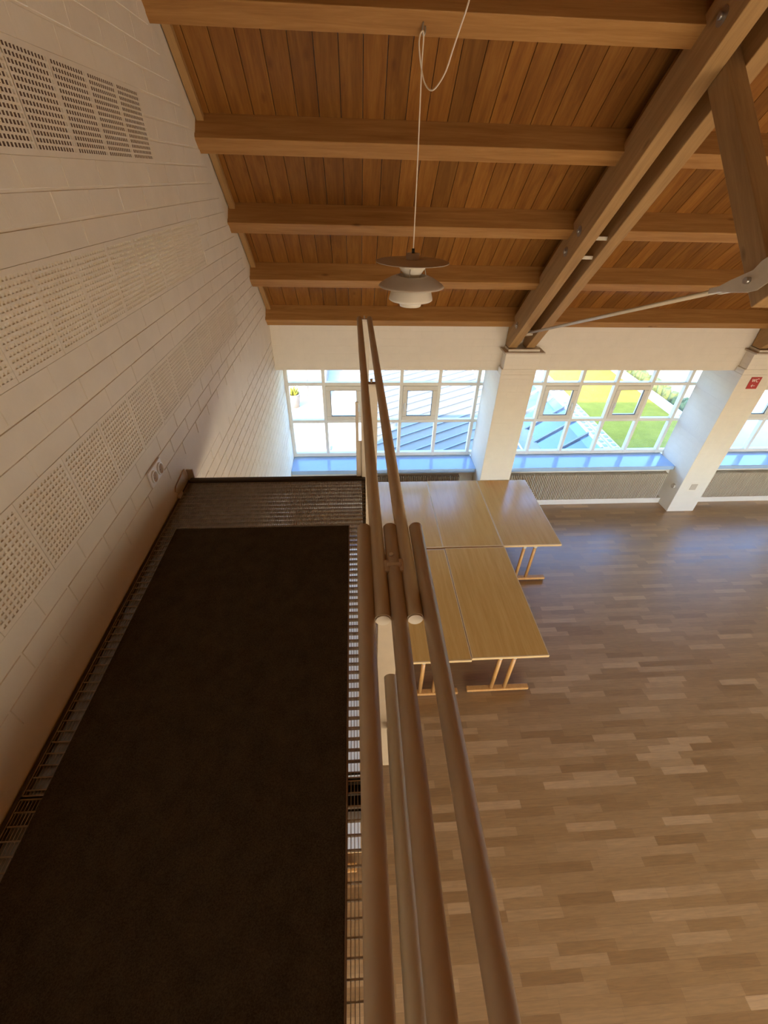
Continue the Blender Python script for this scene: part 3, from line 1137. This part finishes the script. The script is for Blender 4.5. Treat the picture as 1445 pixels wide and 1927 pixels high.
# ---------------------------------------------------------------- tables
def make_table(label, group, top_mat, L_=1.60):
    W_, H_, T_ = 0.816, 0.74, 0.028
    t = thing("folding_table", label, "table", (0, 0, 0), group)
    o = MB().box(-W_ / 2 + 0.010, W_ / 2 - 0.010, -L_ / 2 + 0.010, L_ / 2 - 0.010, H_ - T_, H_).build("tabletop", top_mat, t, bevel=0.001)
    e = MB()
    q_ = 0.010
    e.box(-W_ / 2, W_ / 2, -L_ / 2, -L_ / 2 + q_, H_ - T_ - 0.004, H_ + 0.0005)
    e.box(-W_ / 2, W_ / 2, L_ / 2 - q_, L_ / 2, H_ - T_ - 0.004, H_ + 0.0005)
    e.box(-W_ / 2, -W_ / 2 + q_, -L_ / 2 + q_, L_ / 2 - q_, H_ - T_ - 0.004, H_ + 0.0005)
    e.box(W_ / 2 - q_, W_ / 2, -L_ / 2 + q_, L_ / 2 - q_, H_ - T_ - 0.004, H_ + 0.0005)
    e.build("edge_band", MAT['edgewood'], o, bevel=0.0015)
    for s in (-1, 1):
        yy = s * (L_ / 2 - 0.055)
        f = MB()
        f.box(-0.357, 0.357, yy - 0.03, yy + 0.03, 0.022, 0.062)
        fo = f.build("foot_bar", MAT['legwood'], t, bevel=0.006)
        for sx in (-1, 1):
            MB().box(sx * 0.32 - 0.028, sx * 0.32 + 0.028, yy - 0.022, yy + 0.022, 0.0, 0.022).build("foot_pad", MAT['dark'], fo, bevel=0.003)
        for sx in (-1, 1):
            lg = MB().tube([(sx * 0.076, yy, 0.06), (sx * 0.076, yy, 0.68)], 0.0215, 20).build("leg", MAT['legwood'], t)
            c = MB()
            c.tube([(sx * 0.076, yy, 0.645), (sx * 0.076, yy, H_ - T_)], 0.0245, 20)
            c.tube([(sx * 0.05, yy, 0.69), (sx * 0.03, yy - s * 0.02, 0.68), (sx * 0.03, yy - s * 0.03, 0.66)], 0.006, 8)
            c.build("leg_socket", MAT['bracketwhite'], lg)
    return t


TG = "wooden folding tables pushed together"
tab = make_table("oak folding table at the near right corner, front legs in full view", TG, MAT['tabletop'], 1.65)
tab.location = (1.546, 3.240, 0)
dup(tab, (0.724, 3.222, 0), "oak folding table at the near left of the block, half hidden behind the handrail")
tab2 = make_table("oak folding table at the far right corner, touching the foot of the first pillar", TG, MAT['tabletop'], 1.565)
tab2.location = (2.345, 4.868, 0)
dup(tab2, (1.527, 4.872, 0), "oak folding table in the middle of the far row by the window")
dup(tab2, (0.709, 4.868, 0), "oak folding table at the left end of the far row, seen between the handrail tubes")
wt = make_table("white topped folding table under the walkway, glimpsed through the grating beside the carpet", "white tables under the walkway", MAT['whitetop'])
wt.location = (-0.43, 1.69, 0)
dup(wt, (-0.43, 2.9 + 0.41, 0), "white topped table farther along under the walkway, mostly hidden by the carpet")

# ---------------------------------------------------------------- pendant lamp
LX, LY = 0.428, 3.526
t = thing("pendant_lamp", "white pendant lamp of stacked shades hanging from the timber ceiling", "lamp", (LX, LY, 3.815))
LP = (LX, LY, 3.815)
cL = (LX, LY, 0)


def shade(prof, name, mat, thick=0.002):
    m = MB()
    m.lathe(prof, 64, cL)
    o = m.build(name, mat, t, loc=LP, solid=thick)
    o.location = (0, 0, 0)
    return o


shade([(0.046, 4.140), (0.10, 4.139), (0.16, 4.137), (0.22, 4.132), (0.262, 4.127), (0.269, 4.124)], "upper_shade", MAT['lampgrey'])
o = MB().lathe([(0.001, 4.178), (0.044, 4.178), (0.048, 4.174), (0.048, 4.12)], 48, cL).build("canopy_cap", MAT['lampgrey'], t, loc=LP)
o.location = (0, 0, 0)
o = MB().tube([(LX, LY, 4.176), (LX, LY, 4.206)], 0.011, 16).build("cord_grip", MAT['dark'], t, loc=LP)
o.location = (0, 0, 0)
shade([(0.112, 4.124), (0.100, 4.090), (0.078, 4.062), (0.062, 4.04), (0.055, 4.018), (0.053, 4.0), (0.050, 3.96)], "inner_cone", MAT['lampwhite'])
shade([(0.110, 4.036), (0.125, 4.033), (0.165, 4.018), (0.205, 3.997), (0.236, 3.977), (0.246, 3.966)], "middle_shade", MAT['lampgrey'])
shade([(0.107, 4.035), (0.098, 4.0), (0.090, 3.97)], "inner_reflector", MAT['lampwhite'])
shade([(0.120, 3.985), (0.142, 3.955), (0.153, 3.925), (0.165, 3.888), (0.166, 3.876), (0.158, 3.870), (0.09, 3.868)], "lower_shade", MAT['lampwhite'])
shade([(0.084, 3.91), (0.084, 3.843), (0.080, 3.829), (0.02, 3.826)], "bottom_cup", MAT['lampwhite'])
for k in range(3):
    a = math.radians(15 + 120 * k)
    ca, sa = math.cos(a), math.sin(a)
    o = MB().tube([(LX + 0.085 * ca, LY + 0.085 * sa, 4.13), (LX + 0.108 * ca, LY + 0.108 * sa, 4.05), (LX + 0.13 * ca, LY + 0.13 * sa, 3.97), (LX + 0.12 * ca, LY + 0.12 * sa, 3.88)], 0.0035, 8).build("stay_wire", MAT['bolt'], t, loc=LP)
    o.location = (0, 0, 0)
HOOK = (0.414, 3.533, C_PUR - 3.533)


def catmull(pts, n=10):
    out = []
    P = [Vector(p) for p in pts]
    P = [P[0] * 2 - P[1]] + P + [P[-1] * 2 - P[-2]]
    for i in range(1, len(P) - 2):
        for k in range(n):
            u_ = k / n
            a, b_, c, d = P[i - 1], P[i], P[i + 1], P[i + 2]
            out.append(0.5 * ((2 * b_) + (c - a) * u_ + (2 * a - 5 * b_ + 4 * c - d) * u_ ** 2 + (3 * b_ - a - 3 * c + d) * u_ ** 3))
    out.append(P[-2])
    return out


cord = [(LX, LY, 4.20), (0.424, 3.527, 4.7), (0.418, 3.53, 5.10), (0.420, 3.53, 5.225), (0.413, 3.53, 5.252), (0.399, 3.53, 5.235), (0.396, 3.52, 5.19), (0.413, 3.50, 5.10), (0.440, 3.47, 5.03), (0.480, 3.42, 5.005), (0.530, 3.36, 5.065), (0.553, 3.28, 5.150), (0.566, 3.18, 5.215), (0.570, 3.08, 5.255), (0.568, 2.98, 5.30), (0.60, 2.80, 5.55), (0.66, 2.62, 6.15)]
o = MB().tube(catmull(cord, 8), 0.0042, 8).build("lamp_cord", MAT['cord'], t, loc=LP)
o.location = (0, 0, 0)
tag(MB().tube(catmull([HOOK, (0.412, 3.533, 5.25), (0.420, 3.533, 5.235), (0.428, 3.533, 5.25), (0.426, 3.533, 5.272)], 6), 0.0045, 10).build("ceiling_hook", MAT['bolt']), "small metal screw hook in the topmost purlin holding the lamp cord", "hook")

# ---------------------------------------------------------------- outside, seen through the windows
struct(MB().box(-40, 60, 6.7, 90, -0.75, -0.62).build("exterior_ground", MAT['ground']))
struct(MB().box(-40, 60, -60, -4.2, -0.4, -0.2).build("exterior_ground_rear", MAT['paving']))
tag(MB().box(5.80, 8.0, 6.9, 24.0, -0.5, 0.0).build("lawn", MAT['grass'], loc=(6.9, 15, 0)), "green lawn outside the middle window, sunlit yellow beyond the shade line", "lawn", kind='stuff')
struct(MB().box(-9, 0.35, 6.7, 30, -0.62, -0.42).build("exterior_terrace", MAT['paving']))
struct(MB().box(8.0, 22, 6.9, 40, -0.5, -0.06).build("exterior_path", MAT['paving']))

# standing-seam metal roof below the first window
t = thing("metal_roof", "grey standing seam metal roof right outside the first window", "roof", (2.0, 8, -0.42))
LR = (2.0, 8, -0.42)
rx0, rx1, ry0, ry1 = 0.35, 3.9, 6.75, 16.0
Bt(MB().box(rx0, rx1, ry0, ry1, -0.62, -0.42), "sheet", MAT['metalroof'], t, LR)
m = MB()
ang = math.radians(32)
dx, dy = math.cos(ang), math.sin(ang)
for k in range(-10, 40):
    px_, py_ = rx0, ry0 + k * 0.42
    # clip the seam line to the rectangle
    ts = [0.0, (rx1 - rx0) / dx]
    ta = max(0.0, (ry0 - py_) / dy)
    tb = min(ts[1], (ry1 - py_) / dy)
    if tb - ta < 0.05:
        continue
    m.cbox((px_ + dx * ta, py_ + dy * ta, -0.41), (px_ + dx * tb, py_ + dy * tb, -0.41), 0.028, 0.035)
Bt(m, "seams", MAT['seam'], t, LR)

# glass roof with glazing bars and a white ridge gutter
t = thing("glass_roof", "sloping glass roof with pale ridge gutter outside the middle window", "glass roof", (4.6, 9, -0.6))
LG = (4.6, 9, -0.6)
S7 = 0.7
gx0, gx1 = 3.95, 5.44
Bt(MB().prism([(gx1, 6.95, -0.02), (gx1, 15.0, -0.02), (gx0, 15.0, -0.02 - S7 * (gx1 - gx0)), (gx0, 6.95, -0.02 - S7 * (gx1 - gx0))], (0, 0, 0.01)), "glass_sheet", MAT['roofglass'], t, LG)
m = MB()
y = 7.2
while y < 15:
    m.cbox((gx0, y, -0.0 - S7 * (gx1 - gx0) + 0.01), (gx1, y, 0.01), 0.05, 0.05)
    y += 0.72
Bt(m, "glazing_bars", MAT['seam'], t, LG)
m = MB()
m.box(5.42, 5.58, 6.9, 15.2, -0.30, 0.03)
m.box(5.64, 5.82, 6.9, 15.2, -0.30, 0.02)
m.box(5.58, 5.64, 6.9, 15.2, -0.30, -0.02)
gut = Bt(m, "ridge_gutter", MAT['whitebeam'], t, LG, 0.006)
m = MB()
y = 7.0
while y < 15.1:
    m.box(5.46, 5.54, y, y + 0.09, 0.03, 0.045)
    m.box(5.69, 5.77, y + 0.05, y + 0.14, 0.02, 0.035)
    y += 0.19
Bt(m, "gutter_clips", MAT['slate'], t, LG)
struct(MB().box(3.92, 5.42, 6.75, 15.2, -1.9, -1.8).build("exterior_room_floor", MAT['bluefloor']))
struct(MB().box(3.90, 3.95, 6.75, 15.2, -1.85, -0.42).build("exterior_room_wall", MAT['whitebeam']))
tag(MB().box(4.35, 4.75, 8.6, 9.3, -1.8, -1.2).build("storage_box", MAT['whitebeam'], bevel=0.02), "pale box standing in the room below the glass roof", "box")
tag(MB().box(4.95, 5.08, 9.0, 9.35, -1.8, -1.0).build("orange_panel", MAT['legwood'], bevel=0.01), "small orange panel seen through the glass roof", "panel")

# paving edge, hedge and far white building on the right
tag(MB().box(8.0, 8.16, 9.3, 14.0, -0.1, 0.16).build("kerb_wall", MAT['whitebeam'], bevel=0.01), "low pale kerb wall along the right edge of the lawn", "low wall")
hm = MB()
for k in range(60):
    yy = 9.2 + k * 0.055
    hm.tube([(8.45 + random.uniform(-0.08, 0.08), yy, -0.06), (8.45 + random.uniform(-0.1, 0.1), yy + random.uniform(-0.05, 0.05), 0.25 + random.uniform(0, 0.1))], [0.13, 0.07], 7)
tag(hm.build("low_hedge", MAT['hedge']), "dark low hedge beside the pale path beyond the lawn", "hedge", kind='stuff')
wbd = thing("garden_building", "low white building at the far end of the lawn", "building", (9.5, 16, 0))
LGb = (9.5, 16, 0)
Bt(MB().box(8.3, 13.5, 13.6, 18, -0.1, 0.9), "wall", MAT['whitebeam'], wbd, LGb)
Bt(MB().prism([(8.0, 13.3, 0.9), (13.8, 13.3, 0.9), (13.8, 18.2, 1.5), (8.0, 18.2, 1.5)], (0, 0, 0.1)), "roof", MAT['metalroof'], wbd, LGb)
# left terrace: wing wall, tub, chair, coping
tag(MB().prism([(-1.0, 10.4, -0.42), (-1.0, 14.5, -0.42), (-1.0, 14.5, 0.35)], (0.12, 0, 0)).build("wing_wall", MAT['brown']), "brown wedge shaped wing wall on the sunny terrace outside the first window", "wall", kind='thing')
tag(MB().box(-1.9, -0.62, 8.66, 8.86, -0.42, -0.36).build("coping_stone", MAT['brown'], bevel=0.01), "brown coping strip at the near edge of the sunny terrace", "kerb")
t = thing("plant_tub", "grey plant tub on the sunny terrace outside the first window", "plant tub", (-1.7, 11.1, -0.42))
MB().lathe([(0.001, 0.0), (0.13, 0.0), (0.18, 0.36), (0.19, 0.38), (0.16, 0.38), (0.15, 0.33)], 24).build("tub", MAT['brown'], t)
m = MB()
for k in range(40):
    a = random.uniform(0, 2 * PI)
    rr_ = random.uniform(0.02, 0.2)
    m.tube([(0.05 * math.cos(a), 0.05 * math.sin(a), 0.33), (rr_ * math.cos(a), rr_ * math.sin(a), 0.4 + random.uniform(0.02, 0.2))], [0.02, 0.004], 5)
MB_ = m.build("foliage", MAT['grass'], t)
t = thing("garden_chair", "grey garden chair farther back on the sunny terrace", "chair", (-1.6, 12.0, -0.42))
MB().box(-0.2, 0.2, -0.2, 0.2, 0.42, 0.45).build("seat", MAT['brown'], t)
MB().box(-0.2, 0.2, 0.18, 0.21, 0.45, 0.88).build("backrest", MAT['brown'], t)
for sx in (-1, 1):
    for sy in (-1, 1):
        MB().tube([(sx * 0.18, sy * 0.18, 0), (sx * 0.18, sy * 0.18, 0.42)], 0.015, 8).build("leg", MAT['brown'], t)
